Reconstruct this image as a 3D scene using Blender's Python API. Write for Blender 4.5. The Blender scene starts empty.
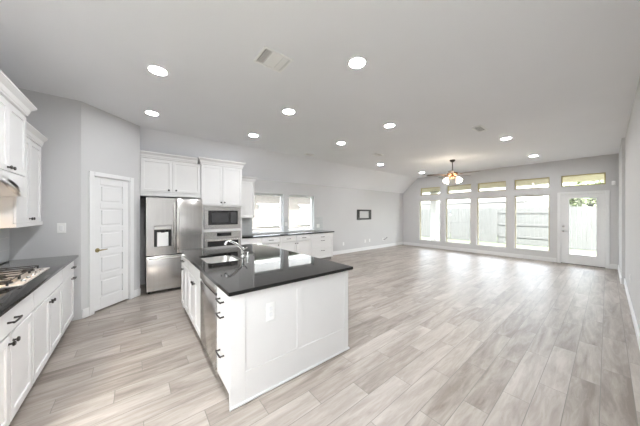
import bpy, bmesh, math, random
from mathutils import Vector, Matrix
random.seed(7)
PI = math.pi
SC = bpy.context.scene
COL = SC.collection

# ------------------------------------------------------------------ camera
cam_d = bpy.data.cameras.new('camera')
cam = bpy.data.objects.new('camera', cam_d); COL.objects.link(cam)
TH = 0.895
cam.location = (0, 0, 1.5)
# forward = cos(TH) X + sin(TH) Y
cam.rotation_euler = (PI/2, 0, math.atan2(math.sin(TH), math.cos(TH)) - PI/2)
cam_d.sensor_width = 36.0
cam_d.lens = 230.3/640*36.0
cam_d.clip_start = 0.02
cam_d.clip_end = 300
SC.camera = cam

# ------------------------------------------------------------------ world, sun, exposure
w = bpy.data.worlds.new('sky'); SC.world = w; w.use_nodes = True
nt = w.node_tree; bg = nt.nodes['Background']
sky = nt.nodes.new('ShaderNodeTexSky')
sky.sky_type = 'NISHITA'; sky.sun_disc = False
sky.sun_elevation = math.radians(52); sky.sun_rotation = math.radians(200)
sky.air_density = 1.0; sky.dust_density = 3.5; sky.ozone_density = 1.0
hs = nt.nodes.new('ShaderNodeHueSaturation'); hs.inputs['Saturation'].default_value = 0.3
nt.links.new(sky.outputs[0], hs.inputs['Color']); nt.links.new(hs.outputs[0], bg.inputs[0])
bg.inputs[1].default_value = 0.42

sun_d = bpy.data.lights.new('sun', 'SUN'); sun_d.energy = 9.5; sun_d.angle = math.radians(2)
sun_d.color = (1.0, 0.985, 0.98)
sun = bpy.data.objects.new('sun', sun_d); COL.objects.link(sun)
sun.rotation_euler = Vector((0.42, 0.38, -1.0)).to_track_quat('-Z', 'Y').to_euler()   # from the south-west, over the roof

def portal(loc, rot, sx, sy):
    d = bpy.data.lights.new('window_portal', 'AREA'); d.shape = 'RECTANGLE'; d.size = sx; d.size_y = sy
    d.cycles.is_portal = True
    o = bpy.data.objects.new('window_portal', d); COL.objects.link(o)
    o.location = loc; o.rotation_euler = rot
    return o
portal((10.25, 2.7, 1.45), (0, PI/2, 0), 2.4, 5.4)
portal((3.57, 6.38, 1.5), (-PI/2, 0, 0), 2.2, 1.2)
portal((-1.45, 0.50, 1.98), (0, -PI/2, 0), 1.9, 1.45)  # portal of the added window behind the camera

SC.view_settings.view_transform = 'Standard'
SC.view_settings.look = 'None'
SC.view_settings.exposure = 2.98
SC.view_settings.gamma = 1.0
SC.view_settings.use_curve_mapping = False
try:
    SC.cycles.use_denoising = True
    SC.cycles.max_bounces = 14
    SC.cycles.diffuse_bounces = 8
    SC.cycles.glossy_bounces = 6
    SC.cycles.transparent_max_bounces = 16
    SC.cycles.sample_clamp_indirect = 12
    SC.cycles.caustics_reflective = False
    SC.cycles.caustics_refractive = False
except Exception:
    pass
LAMP = 29.0        # glow of a recessed light
ZC, ZN, YS = 3.08, 2.44, 5.37      # flat ceiling, north wall top, start of the slope
XE, YN, XW = 9.98, 6.10, -1.23

# ------------------------------------------------------------------ helpers
def obj(name, bm, m, parent=None, smooth=False):
    me = bpy.data.meshes.new(name)
    bmesh.ops.recalc_face_normals(bm, faces=bm.faces)
    bm.to_mesh(me); bm.free()
    if isinstance(m, (list, tuple)):
        for q in m: me.materials.append(q)
    else: me.materials.append(m)
    if smooth:
        for p in me.polygons: p.use_smooth = True
        try:
            me.set_sharp_from_angle(angle=math.radians(38))
        except Exception:
            pass
    o = bpy.data.objects.new(name, me); COL.objects.link(o)
    if parent: o.parent = parent
    return o
def tag(o, label, cat, group=None, kind=None):
    o['label'] = label; o['category'] = cat
    if group: o['group'] = group
    if kind: o['kind'] = kind
    return o
def thing(name, label, cat, loc=(0, 0, 0), rz=0, group=None):
    o = bpy.data.objects.new(name, None); COL.objects.link(o)
    o.empty_display_size = 0.1
    o.location = loc; o.rotation_euler = (0, 0, rz)
    return tag(o, label, cat, group)
def struct(name, bm, m, label=None, parent=None, smooth=False):
    o = obj(name, bm, m, parent, smooth)
    if not parent:
        o['kind'] = 'structure'
        if label: o['label'] = label
        o['category'] = name.split('_')[0]
    return o
def sroot(name, label, loc=(0, 0, 0), rz=0):
    o = bpy.data.objects.new(name, None); COL.objects.link(o)
    o.location = loc; o.rotation_euler = (0, 0, rz)
    o['kind'] = 'structure'; o['label'] = label; o['category'] = name.split('_')[0]
    return o
def B(): return bmesh.new()
def box(bm, x0, x1, y0, y1, z0, z1, bev=0, mi=0, seg=1):
    t = bmesh.new()
    vs = [t.verts.new((x, y, z)) for x in (x0, x1) for y in (y0, y1) for z in (z0, z1)]
    for f in ((0,1,3,2),(4,6,7,5),(0,4,5,1),(2,3,7,6),(0,2,6,4),(1,5,7,3)):
        t.faces.new([vs[i] for i in f])
    if bev > 0:
        bmesh.ops.bevel(t, geom=list(t.edges), offset=bev, segments=seg, profile=0.5, affect='EDGES')
    merge(bm, t, mi=mi)
def merge(bm, t, M=None, mi=0):
    mp = {}
    for v in t.verts: mp[v] = bm.verts.new(M @ v.co if M else v.co)
    for f in t.faces:
        try:
            nf = bm.faces.new([mp[v] for v in f.verts]); nf.material_index = mi; nf.smooth = f.smooth
        except ValueError: pass
    t.free()
def lathe(bm, prof, n=24, M=None, mi=0, cap=True):
    """prof: list of (r, z), spun about local Z, then placed by matrix M"""
    t = bmesh.new(); rings = []
    for r, z in prof:
        if r < 1e-6: rings.append([t.verts.new((0, 0, z))])
        else: rings.append([t.verts.new((r*math.cos(2*PI*i/n), r*math.sin(2*PI*i/n), z)) for i in range(n)])
    for a, b in zip(rings, rings[1:]):
        for i in range(n):
            j = (i+1) % n
            if len(a) == 1 and len(b) == 1: continue
            if len(a) == 1: t.faces.new((a[0], b[i], b[j]))
            elif len(b) == 1: t.faces.new((a[i], a[j], b[0]))
            else: t.faces.new((a[i], a[j], b[j], b[i]))
    if cap:
        for r in (rings[0], rings[-1]):
            if len(r) > 1: t.faces.new(r)
    merge(bm, t, M, mi)
def tube(bm, pts, r, n=10, mi=0):
    pts = [Vector(p) for p in pts]; t = bmesh.new(); rings = []
    up = None
    for i, p in enumerate(pts):
        a = pts[max(i-1, 0)]; b = pts[min(i+1, len(pts)-1)]
        d = (b-a).normalized()
        if up is None:
            up = Vector((0, 0, 1)) if abs(d.z) < 0.9 else Vector((1, 0, 0))
        s = d.cross(up).normalized(); up = s.cross(d).normalized()
        rr = r[i] if isinstance(r, (list, tuple)) else r
        rings.append([t.verts.new(p + (s*math.cos(2*PI*k/n) + up*math.sin(2*PI*k/n))*rr) for k in range(n)])
    for a, b in zip(rings, rings[1:]):
        for k in range(n): t.faces.new((a[k], a[(k+1) % n], b[(k+1) % n], b[k]))
    t.faces.new(rings[0]); t.faces.new(rings[-1])
    merge(bm, t, None, mi)
def poly_prism(bm, pts, z0, z1, mi=0):
    lo = [bm.verts.new((x, y, z0)) for x, y in pts]; hi = [bm.verts.new((x, y, z1)) for x, y in pts]
    n = len(pts)
    fs = [bm.faces.new(lo), bm.faces.new(hi)]
    for i in range(n): fs.append(bm.faces.new((lo[i], lo[(i+1) % n], hi[(i+1) % n], hi[i])))
    for f in fs: f.material_index = mi
def prism_x(bm, yz, x0, x1, mi=0):
    a = [bm.verts.new((x0, y, z)) for y, z in yz]; b = [bm.verts.new((x1, y, z)) for y, z in yz]
    n = len(yz); fs = [bm.faces.new(a), bm.faces.new(b)]
    for i in range(n): fs.append(bm.faces.new((a[i], a[(i+1) % n], b[(i+1) % n], b[i])))
    for f in fs: f.material_index = mi
def axis(p, d):
    """matrix that puts local Z along d, origin at p"""
    q = Vector(d).to_track_quat('Z', 'Y').to_matrix().to_4x4(); q.translation = Vector(p); return q
def wall_cells(bm, u0, u1, z0, z1, holes, put):
    us = sorted({u0, u1, *[h[0] for h in holes], *[h[1] for h in holes]})
    zs = sorted({z0, z1, *[h[2] for h in holes], *[h[3] for h in holes]})
    us = [u for u in us if u0 <= u <= u1]; zs = [z for z in zs if z0 <= z <= z1]
    for a, b in zip(us, us[1:]):
        for c, d in zip(zs, zs[1:]):
            m, k = (a+b)/2, (c+d)/2
            if any(h[0] < m < h[1] and h[2] < k < h[3] for h in holes): continue
            put(bm, a, b, c, d)

# ------------------------------------------------------------------ materials (all procedural)
def mat(name, color, rough=0.5, metal=0.0, var=0.03, scale=6.0, bump=0.0, bscale=60.0, spec=0.5, coat=0.0, stretch=(1, 1, 1)):
    m = bpy.data.materials.new(name); m.use_nodes = True
    n = m.node_tree; p = n.nodes['Principled BSDF']
    p.inputs['Roughness'].default_value = rough; p.inputs['Metallic'].default_value = metal
    p.inputs['Specular IOR Level'].default_value = spec
    if coat: p.inputs['Coat Weight'].default_value = coat
    tc = n.nodes.new('ShaderNodeTexCoord'); mp = n.nodes.new('ShaderNodeMapping')
    mp.inputs['Scale'].default_value = stretch
    n.links.new(tc.outputs['Object'], mp.inputs[0])
    no = n.nodes.new('ShaderNodeTexNoise'); no.inputs['Scale'].default_value = scale; no.inputs['Detail'].default_value = 4
    n.links.new(mp.outputs[0], no.inputs['Vector'])
    rp = n.nodes.new('ShaderNodeValToRGB')
    c = color
    rp.color_ramp.elements[0].position = 0.3; rp.color_ramp.elements[1].position = 0.7
    rp.color_ramp.elements[0].color = (*[max(0, v*(1-var)) for v in c], 1)
    rp.color_ramp.elements[1].color = (*[min(1, v*(1+var)) for v in c], 1)
    n.links.new(no.outputs['Fac'], rp.inputs[0]); n.links.new(rp.outputs[0], p.inputs['Base Color'])
    if bump:
        nb = n.nodes.new('ShaderNodeTexNoise'); nb.inputs['Scale'].default_value = bscale; nb.inputs['Detail'].default_value = 3
        n.links.new(mp.outputs[0], nb.inputs['Vector'])
        bu = n.nodes.new('ShaderNodeBump'); bu.inputs['Strength'].default_value = bump; bu.inputs['Distance'].default_value = 0.002
        n.links.new(nb.outputs['Fac'], bu.inputs['Height']); n.links.new(bu.outputs[0], p.inputs['Normal'])
    return m
def emis(name, color, s):
    m = bpy.data.materials.new(name); m.use_nodes = True
    n = m.node_tree; p = n.nodes['Principled BSDF']
    p.inputs['Base Color'].default_value = (0.9, 0.9, 0.88, 1)
    p.inputs['Emission Color'].default_value = (*color, 1); p.inputs['Emission Strength'].default_value = s
    return m
M_wall = mat('wall_paint', (0.61, 0.61, 0.615), 0.75, var=0.012, scale=1.5, bump=0.08, bscale=180)
M_ceil = mat('ceiling_paint', (0.85, 0.86, 0.885), 0.8, var=0.012, scale=1.2, bump=0.08, bscale=150)
M_trim = mat('trim_paint', (0.79, 0.795, 0.80), 0.35, var=0.01)
M_cab = mat('cabinet_paint', (0.755, 0.75, 0.745), 0.32, var=0.012, scale=3)
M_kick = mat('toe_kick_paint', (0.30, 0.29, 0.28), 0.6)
M_bronze = mat('dark_bronze', (0.055, 0.05, 0.047), 0.38, metal=0.8, var=0.15, scale=40)
M_brass = mat('aged_brass', (0.30, 0.25, 0.13), 0.32, metal=1.0, var=0.1, scale=30)
M_sink = mat('satin_sink_steel', (0.80, 0.79, 0.77), 0.30, metal=1.0, var=0.04, scale=30)
M_tray = mat('satin_cooktop_steel', (0.80, 0.78, 0.75), 0.5, metal=1.0, var=0.04, scale=30)
M_chrome = mat('chrome', (0.78, 0.78, 0.78), 0.08, metal=1.0, var=0.02)
M_steel = mat('brushed_steel', (0.68, 0.665, 0.645), 0.19, metal=1.0, var=0.05, scale=30, stretch=(1, 1, 0.03))
M_steelh = mat('brushed_steel_level', (0.66, 0.65, 0.63), 0.26, metal=1.0, var=0.05, scale=30, stretch=(0.03, 0.03, 1))
M_blackglass = mat('black_glass', (0.012, 0.012, 0.013), 0.06, var=0.1, coat=0.3)
M_greyglass = mat('dark_grey_glass', (0.06, 0.06, 0.062), 0.1, var=0.1)
M_black = mat('black_plastic', (0.018, 0.018, 0.018), 0.4, var=0.1)
M_iron = mat('cast_iron', (0.02, 0.019, 0.018), 0.55, var=0.2, scale=60)
M_dark = mat('dark_grey_sheet', (0.09, 0.09, 0.09), 0.4)
M_grey = mat('grey_plastic', (0.40, 0.40, 0.40), 0.4)
M_vent = mat('vent_enamel', (0.90, 0.90, 0.89), 0.4, var=0.01)
M_white = mat('white_plastic', (0.84, 0.84, 0.83), 0.35, var=0.01)
M_fanwood = mat('dark_walnut', (0.075, 0.05, 0.035), 0.35, var=0.3, scale=12, stretch=(0.2, 4, 1))
M_copper = mat('copper_bronze', (0.33, 0.17, 0.09), 0.28, metal=1.0, var=0.12, scale=25)
M_tan = mat('almond_window_vinyl', (0.48, 0.40, 0.20), 0.45, var=0.03)
M_tanl = mat('pale_almond_window_vinyl', (0.52, 0.48, 0.36), 0.45, var=0.03)
M_soffit = mat('tan_soffit_boards', (0.74, 0.68, 0.55), 0.7, var=0.08, scale=4, stretch=(6, 0.4, 1))
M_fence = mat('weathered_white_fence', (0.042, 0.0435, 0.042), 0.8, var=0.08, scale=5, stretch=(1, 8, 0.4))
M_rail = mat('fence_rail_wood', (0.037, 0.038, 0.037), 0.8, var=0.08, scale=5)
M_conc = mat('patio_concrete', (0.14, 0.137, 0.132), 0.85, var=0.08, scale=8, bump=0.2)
M_bark = mat('bark', (0.16, 0.12, 0.085), 0.9, var=0.3, scale=10, bump=0.5)
M_leaf = mat('leaf', (0.09, 0.11, 0.045), 0.6, var=0.4, scale=3)
M_shingle = mat('roof_shingle', (0.05, 0.05, 0.05), 0.9, var=0.25, scale=14, bump=0.4, bscale=20)
M_housewin = mat('house_window_glass', (0.10, 0.11, 0.12), 0.1)
M_lamps = {k: emis('lamp_glow', (0.96, 0.975, 1.0), LAMP*k) for k in (0.3, 1.0, 1.2, 3.6)}   # strengths set lamp by lamp to balance the room light
M_shade = emis('frosted_glass_glow', (1.0, 0.86, 0.68), 4.5)
M_hoodlamp = emis('hood_lamp_glow', (1.0, 0.80, 0.60), 4.0)
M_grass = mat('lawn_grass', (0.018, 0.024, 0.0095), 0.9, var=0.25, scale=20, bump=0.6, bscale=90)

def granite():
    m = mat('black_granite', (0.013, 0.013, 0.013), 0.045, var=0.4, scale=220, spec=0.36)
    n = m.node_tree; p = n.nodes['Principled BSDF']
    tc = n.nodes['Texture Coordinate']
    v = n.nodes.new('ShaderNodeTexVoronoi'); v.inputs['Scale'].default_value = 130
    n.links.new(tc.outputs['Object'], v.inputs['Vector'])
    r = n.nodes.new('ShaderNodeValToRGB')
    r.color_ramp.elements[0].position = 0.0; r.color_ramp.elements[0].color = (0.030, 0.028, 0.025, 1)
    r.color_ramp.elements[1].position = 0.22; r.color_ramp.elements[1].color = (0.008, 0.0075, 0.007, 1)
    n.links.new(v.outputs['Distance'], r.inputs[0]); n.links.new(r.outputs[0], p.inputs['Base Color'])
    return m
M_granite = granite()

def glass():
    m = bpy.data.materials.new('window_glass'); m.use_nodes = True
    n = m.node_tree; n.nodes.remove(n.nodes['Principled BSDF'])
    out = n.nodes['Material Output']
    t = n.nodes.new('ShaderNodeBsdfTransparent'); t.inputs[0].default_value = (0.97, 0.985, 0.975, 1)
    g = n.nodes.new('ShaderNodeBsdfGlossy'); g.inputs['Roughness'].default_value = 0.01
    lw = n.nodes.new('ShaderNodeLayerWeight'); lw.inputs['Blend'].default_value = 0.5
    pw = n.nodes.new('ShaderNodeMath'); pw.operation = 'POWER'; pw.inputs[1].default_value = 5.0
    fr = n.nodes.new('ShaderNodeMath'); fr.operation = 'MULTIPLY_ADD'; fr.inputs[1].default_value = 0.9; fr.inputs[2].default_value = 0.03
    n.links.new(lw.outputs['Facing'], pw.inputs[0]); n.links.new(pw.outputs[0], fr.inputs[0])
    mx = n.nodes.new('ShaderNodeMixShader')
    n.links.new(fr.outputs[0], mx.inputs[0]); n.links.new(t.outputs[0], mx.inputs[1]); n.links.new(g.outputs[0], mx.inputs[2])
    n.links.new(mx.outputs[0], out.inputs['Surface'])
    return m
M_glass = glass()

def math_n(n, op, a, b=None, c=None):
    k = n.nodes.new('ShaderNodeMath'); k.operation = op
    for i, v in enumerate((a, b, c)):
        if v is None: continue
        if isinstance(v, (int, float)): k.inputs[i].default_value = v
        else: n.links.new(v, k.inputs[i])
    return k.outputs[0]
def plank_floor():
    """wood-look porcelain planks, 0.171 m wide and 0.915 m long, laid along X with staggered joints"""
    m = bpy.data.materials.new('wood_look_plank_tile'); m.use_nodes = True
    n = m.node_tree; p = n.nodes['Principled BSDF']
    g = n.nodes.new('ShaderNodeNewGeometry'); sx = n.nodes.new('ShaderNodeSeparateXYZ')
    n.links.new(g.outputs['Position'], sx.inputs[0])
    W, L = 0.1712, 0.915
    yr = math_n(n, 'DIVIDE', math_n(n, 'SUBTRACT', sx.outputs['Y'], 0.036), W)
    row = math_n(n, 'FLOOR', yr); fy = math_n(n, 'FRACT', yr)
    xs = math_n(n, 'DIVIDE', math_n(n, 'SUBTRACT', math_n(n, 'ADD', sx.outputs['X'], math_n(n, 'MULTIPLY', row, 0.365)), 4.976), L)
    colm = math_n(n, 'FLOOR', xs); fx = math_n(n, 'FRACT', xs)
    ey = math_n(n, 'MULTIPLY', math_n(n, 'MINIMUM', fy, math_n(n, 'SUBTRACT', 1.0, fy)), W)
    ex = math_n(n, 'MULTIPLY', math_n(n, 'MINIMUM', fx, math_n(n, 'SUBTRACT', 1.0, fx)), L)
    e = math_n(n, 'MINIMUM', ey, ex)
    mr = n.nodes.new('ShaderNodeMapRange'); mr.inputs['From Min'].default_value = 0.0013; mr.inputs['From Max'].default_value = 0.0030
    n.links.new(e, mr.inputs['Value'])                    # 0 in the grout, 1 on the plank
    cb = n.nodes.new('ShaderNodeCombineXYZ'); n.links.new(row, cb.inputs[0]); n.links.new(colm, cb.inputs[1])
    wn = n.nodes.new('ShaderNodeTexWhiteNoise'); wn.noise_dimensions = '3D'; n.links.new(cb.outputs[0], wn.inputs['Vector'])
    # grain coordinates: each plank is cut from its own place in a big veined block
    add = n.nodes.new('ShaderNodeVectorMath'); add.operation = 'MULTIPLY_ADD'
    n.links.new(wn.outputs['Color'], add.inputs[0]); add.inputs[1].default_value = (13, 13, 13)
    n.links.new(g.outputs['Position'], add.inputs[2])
    mp = n.nodes.new('ShaderNodeMapping'); mp.inputs['Scale'].default_value = (0.95, 7.0, 1.0)
    mp.inputs['Rotation'].default_value = (0, 0, math.radians(9))
    n.links.new(add.outputs[0], mp.inputs[0])
    n1 = n.nodes.new('ShaderNodeTexNoise'); n1.inputs['Scale'].default_value = 0.85; n1.inputs['Detail'].default_value = 4; n1.inputs['Distortion'].default_value = 1.9
    n.links.new(mp.outputs[0], n1.inputs['Vector'])
    n2 = n.nodes.new('ShaderNodeTexNoise'); n2.inputs['Scale'].default_value = 3.6; n2.inputs['Detail'].default_value = 4; n2.inputs['Distortion'].default_value = 1.6
    n.links.new(mp.outputs[0], n2.inputs['Vector'])
    s = math_n(n, 'ADD', math_n(n, 'MULTIPLY', n1.outputs['Fac'], 0.62), math_n(n, 'MULTIPLY', n2.outputs['Fac'], 0.28))
    vein = math_n(n, 'MAXIMUM', math_n(n, 'SUBTRACT', 1.0, math_n(n, 'MULTIPLY', math_n(n, 'ABSOLUTE', math_n(n, 'SUBTRACT', n2.outputs['Fac'], 0.5)), 45.0)), 0.0)
    s = math_n(n, 'SUBTRACT', s, math_n(n, 'MULTIPLY', vein, 0.045))
    s = math_n(n, 'ADD', s, math_n(n, 'MULTIPLY', math_n(n, 'SUBTRACT', wn.outputs['Value'], 0.2), 0.15))
    r = n.nodes.new('ShaderNodeValToRGB'); cr = r.color_ramp
    cr.elements[0].position = 0.30; cr.elements[0].color = (0.19, 0.156, 0.13, 1)
    cr.elements[1].position = 0.66; cr.elements[1].color = (0.455, 0.41, 0.37, 1)
    q = cr.elements.new(0.47); q.color = (0.32, 0.279, 0.244, 1)
    n.links.new(s, r.inputs[0])
    mx = n.nodes.new('ShaderNodeMix'); mx.data_type = 'RGBA'
    mx.inputs['A'].default_value = (0.185, 0.168, 0.15, 1)
    n.links.new(mr.outputs[0], mx.inputs['Factor']); n.links.new(r.outputs[0], mx.inputs['B'])
    n.links.new(mx.outputs['Result'], p.inputs['Base Color'])
    p.inputs['Roughness'].default_value = 0.30
    rr = n.nodes.new('ShaderNodeMapRange'); rr.inputs['To Min'].default_value = 0.38; rr.inputs['To Max'].default_value = 0.45; p.inputs['Specular IOR Level'].default_value = 0.8
    n.links.new(n2.outputs['Fac'], rr.inputs['Value']); n.links.new(rr.outputs[0], p.inputs['Roughness'])
    bu = n.nodes.new('ShaderNodeBump'); bu.inputs['Distance'].default_value = 0.0012; bu.inputs['Strength'].default_value = 0.6
    n.links.new(math_n(n, 'ADD', mr.outputs[0], math_n(n, 'MULTIPLY', n2.outputs['Fac'], 0.12)), bu.inputs['Height'])
    n.links.new(bu.outputs[0], p.inputs['Normal'])
    return m
M_floor = plank_floor()
def brick_mat(name, c1, c2, mortar, bw, bh, rough=0.8, rot=(0, 0, 0), ms=0.008, bump=0.5):
    m = bpy.data.materials.new(name); m.use_nodes = True
    n = m.node_tree; p = n.nodes['Principled BSDF']; p.inputs['Roughness'].default_value = rough
    tc = n.nodes.new('ShaderNodeTexCoord'); mp = n.nodes.new('ShaderNodeMapping'); mp.inputs['Rotation'].default_value = rot
    n.links.new(tc.outputs['Object'], mp.inputs[0])
    b = n.nodes.new('ShaderNodeTexBrick'); b.inputs['Scale'].default_value = 1
    b.inputs['Color1'].default_value = (*c1, 1); b.inputs['Color2'].default_value = (*c2, 1); b.inputs['Mortar'].default_value = (*mortar, 1)
    b.inputs['Brick Width'].default_value = bw; b.inputs['Row Height'].default_value = bh; b.inputs['Mortar Size'].default_value = ms
    n.links.new(mp.outputs[0], b.inputs['Vector']); n.links.new(b.outputs['Color'], p.inputs['Base Color'])
    bu = n.nodes.new('ShaderNodeBump'); bu.inputs['Strength'].default_value = bump; bu.inputs['Distance'].default_value = 0.004; bu.invert = True
    n.links.new(b.outputs['Fac'], bu.inputs['Height']); n.links.new(bu.outputs[0], p.inputs['Normal'])
    return m
M_brickX = brick_mat('tan_brick_west_face', (0.06, 0.052, 0.045), (0.05, 0.044, 0.038), (0.068, 0.066, 0.062), 0.22, 0.075, rot=(PI/2, 0, PI/2))
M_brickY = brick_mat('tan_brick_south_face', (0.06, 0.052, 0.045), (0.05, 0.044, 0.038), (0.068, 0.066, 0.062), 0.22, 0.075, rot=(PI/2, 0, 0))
M_brickL = brick_mat('pale_brick', (0.66, 0.61, 0.56), (0.56, 0.52, 0.47), (0.72, 0.70, 0.68), 0.22, 0.075, rot=(PI/2, 0, PI/2))
M_tileY = brick_mat('grey_glazed_tile', (0.60, 0.62, 0.63), (0.56, 0.58, 0.59), (0.68, 0.68, 0.67), 0.15, 0.075, rough=0.15, rot=(PI/2, 0, 0), ms=0.003, bump=0.3)
M_tileX = brick_mat('grey_glazed_tile_west', (0.60, 0.62, 0.63), (0.56, 0.58, 0.59), (0.68, 0.68, 0.67), 0.15, 0.075, rough=0.15, rot=(PI/2, 0, PI/2), ms=0.003, bump=0.3)

# ------------------------------------------------------------------ room shell
bm = B(); box(bm, -1.40, 10.13, -0.40, 6.25, -0.12, 0.0)
struct('floor', bm, M_floor, 'grey taupe wood-look plank tile floor with glossy window reflections')

bm = B()
box(bm, -1.40, 10.13, -0.40, YS, ZC, ZC+0.2)
slope = (ZC-ZN)/(YN-YS)
prism_x(bm, [(YS, ZC), (6.25, ZC-slope*(6.25-YS)), (6.25, ZC+0.2), (YS, ZC+0.2)], -1.40, 10.13)
struct('ceiling', bm, M_ceil, 'pale grey flat ceiling that slopes down along the window side')

WN = [(2.50, 3.48, 0.93, 2.06), (3.66, 4.635, 0.93, 2.06)]
bm = B()
wall_cells(bm, -1.40, 10.13, 0, ZN+0.02, WN, lambda b, a, c, d, e: box(b, a, c, YN, 6.25, d, e))
struct('wall_north', bm, M_wall, 'pale grey long wall with two windows and a media box')

WE = [(4.385, 5.31, 0.29, 2.06), (3.27, 4.185, 0.29, 2.085), (2.175, 3.065, 0.29, 2.07), (1.112, 1.965, 0.30, 2.075),
      (4.385, 5.26, 2.285, 2.61), (3.25, 4.12, 2.285, 2.61), (2.19, 3.04, 2.285, 2.61), (1.115, 1.965, 2.285, 2.615), (0.025, 0.87, 2.285, 2.615),
      (0.02, 0.885, 0.0, 2.055)]
bm = B()
wall_cells(bm, -0.40, 6.25, 0, ZC, WE, lambda b, a, c, d, e: box(b, XE, 10.13, a, c, d, e))
struct('wall_east', bm, M_wall, 'grey end wall with tall windows, transoms and a glazed door')

bm = B()
box(bm, -1.40, 8.0, -0.40, -0.235, 0, ZC); box(bm, 8.0, XE, -0.40, -0.19, 0, ZC)
struct('wall_south', bm, M_wall, 'pale grey wall running along the right edge of the room')

bm = B()
WW = [(-0.20, 1.20, 1.05, 2.90)]  # opening for the added, unseen window
wall_cells(bm, -0.235, 6.10, 0, ZC, WW, lambda b, a, c, d, e: box(b, -1.40, XW, a, c, d, e))
struct('wall_west', bm, M_wall, 'pale grey wall behind the cooktop and hood')
def simple_window_x(name, label, xg, y0, y1, z0, z1, frame, fw=0.045, sill=False, rail=None):
    r = sroot(name, label, (xg, (y0+y1)/2, z0))
    bm = B(); cy = (y0+y1)/2
    def bb(a, b, c, d): box(bm, -0.035, 0.035, a-cy, b-cy, c-z0, d-z0, 0.004)
    bb(y0, y0+fw, z0, z1); bb(y1-fw, y1, z0, z1); bb(y0+fw, y1-fw, z0, z0+fw); bb(y0+fw, y1-fw, z1-fw, z1)
    obj('window_frame', bm, frame, r)
    bm = B(); box(bm, -0.003, 0.003, y0+fw-cy, y1-fw-cy, fw, z1-z0-fw)
    obj('pane', bm, M_glass, r)
    if sill:
        bm = B(); box(bm, -0.115, -0.037, y0-cy, y1-cy, 0.001, 0.022, 0.004); obj('window_sill', bm, M_trim, r)
    return r
simple_window_x('window_7', 'added unseen window behind the camera, lighting the near part of the room', -1.33, -0.20, 1.20, 1.05, 2.90, M_trim)  # made-up window: its sun and sky light brighten the near floor and ceiling
names = ['leftmost tall window by the far corner', 'second tall window from the far corner', 'third tall window, middle of the end wall', 'tall window nearest the patio door']
for i in range(4):
    a = WE[i]; simple_window_x('window_%d' % (i+1), names[i], 10.085, *a, M_tanl, 0.03, True)
tn = ['first', 'second', 'third', 'fourth']
for i in range(5):
    a = WE[4+i]
    simple_window_x('window_%d' % (i+8), ('transom above the patio door' if i == 4 else tn[i]+' transom from the far corner'), 10.085, *a, M_tan, 0.028)
for i, (x0, x1, z0, z1) in enumerate(WN):
    r = sroot('window_%d' % (i+5), ['left window above the back counter', 'right window above the back counter'][i], ((x0+x1)/2, 6.205, z0))
    cx = (x0+x1)/2; fw = 0.045; bm = B()
    for a, b, c, d in ((x0, x0+fw, z0, z1), (x1-fw, x1, z0, z1), (x0+fw, x1-fw, z0, z0+fw), (x0+fw, x1-fw, z1-fw, z1)):
        box(bm, a-cx, b-cx, -0.03, 0.03, c-z0, d-z0, 0.004)
    obj('window_frame', bm, M_trim, r)
    bm = B(); box(bm, x0+fw-cx, x1-fw-cx, -0.003, 0.003, fw, z1-z0-fw); obj('pane', bm, M_glass, r)
    bm = B(); box(bm, x0+fw-cx, x1-fw-cx, -0.02, -0.004, 0.085, 0.115, 0.003); obj('sash_rail', bm, M_trim, r)
    bm = B(); box(bm, x0-cx, x1-cx, -0.104, -0.031, 0.001, 0.02, 0.003); obj('window_sill', bm, M_trim, r)

# pantry corner: return wall, diagonal wall with the door, side wall by the refrigerator
YR = 4.65
A2, B2 = Vector((-0.60, YR)), Vector((0.066, 5.325))
DL = (B2-A2).length; DA = math.atan2((B2-A2).y, (B2-A2).x)
bm = B(); box(bm, XW, -0.60, YR, YR+0.12, 0, ZC)
struct('wall_pantry', bm, M_wall, 'short pale grey wall at the end of the cooktop counter')
DS0, DS1 = 0.160, 0.752            # pantry door opening along the diagonal
bm = B()
wall_cells(bm, 0, DL, 0, ZC, [(DS0, DS1, 0, 2.06)], lambda b, a, c, d, e: box(b, a, c, 0, 0.12, d, e))
o = struct('wall_diagonal', bm, M_wall, 'diagonal pale grey wall with the pantry door')
o.location = (A2.x, A2.y, 0); o.rotation_euler = (0, 0, DA)
bm = B(); box(bm, -0.055, 0.066, 5.40, 6.10, 0, 2.44); prism_x(bm, [(5.40, 2.44), (6.10, 2.44), (5.40, 3.05)], -0.055, 0.066)
struct('wall_alcove', bm, M_wall, 'narrow wall side beside the refrigerator')

# five panel pantry door
d = sroot('door_1', 'white five panel pantry door with brass lever in the diagonal wall', (A2.x, A2.y, 0), DA)
bm = B()
W0, W1 = DS0+0.012, DS1-0.012
box(bm, W0, W1, 0.035, 0.065, 0.022, 2.045)
st, rl = 0.105, 0.085
pz = []
zb, zt = 0.20, 1.935
ph = (zt-zb-4*rl)/5
for i in range(5): pz.append((zb+i*(ph+rl), zb+i*(ph+rl)+ph))
box(bm, W0, W0+st, 0.018, 0.036, 0.022, 2.045, 0.002); box(bm, W1-st, W1, 0.018, 0.036, 0.022, 2.045, 0.002)
zz = [0.022]+[v for p in pz for v in p]+[2.045]
for i in range(0, len(zz), 2): box(bm, W0+st, W1-st, 0.018, 0.036, zz[i], zz[i+1], 0.002)
for a, b in pz: box(bm, W0+st+0.028, W1-st-0.028, 0.022, 0.04, a+0.028, b-0.028, 0.006)
obj('door_slab', bm, M_trim, d)
bm = B()
cw = 0.062
box(bm, DS0-cw, DS0+0.008, -0.018, 0.0, 0, 2.052+cw, 0.004); box(bm, DS1-0.008, DS1+cw, -0.018, 0.0, 0, 2.052+cw, 0.004)
box(bm, DS0+0.008, DS1-0.008, -0.018, 0.0, 2.052, 2.052+cw, 0.004)
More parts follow.
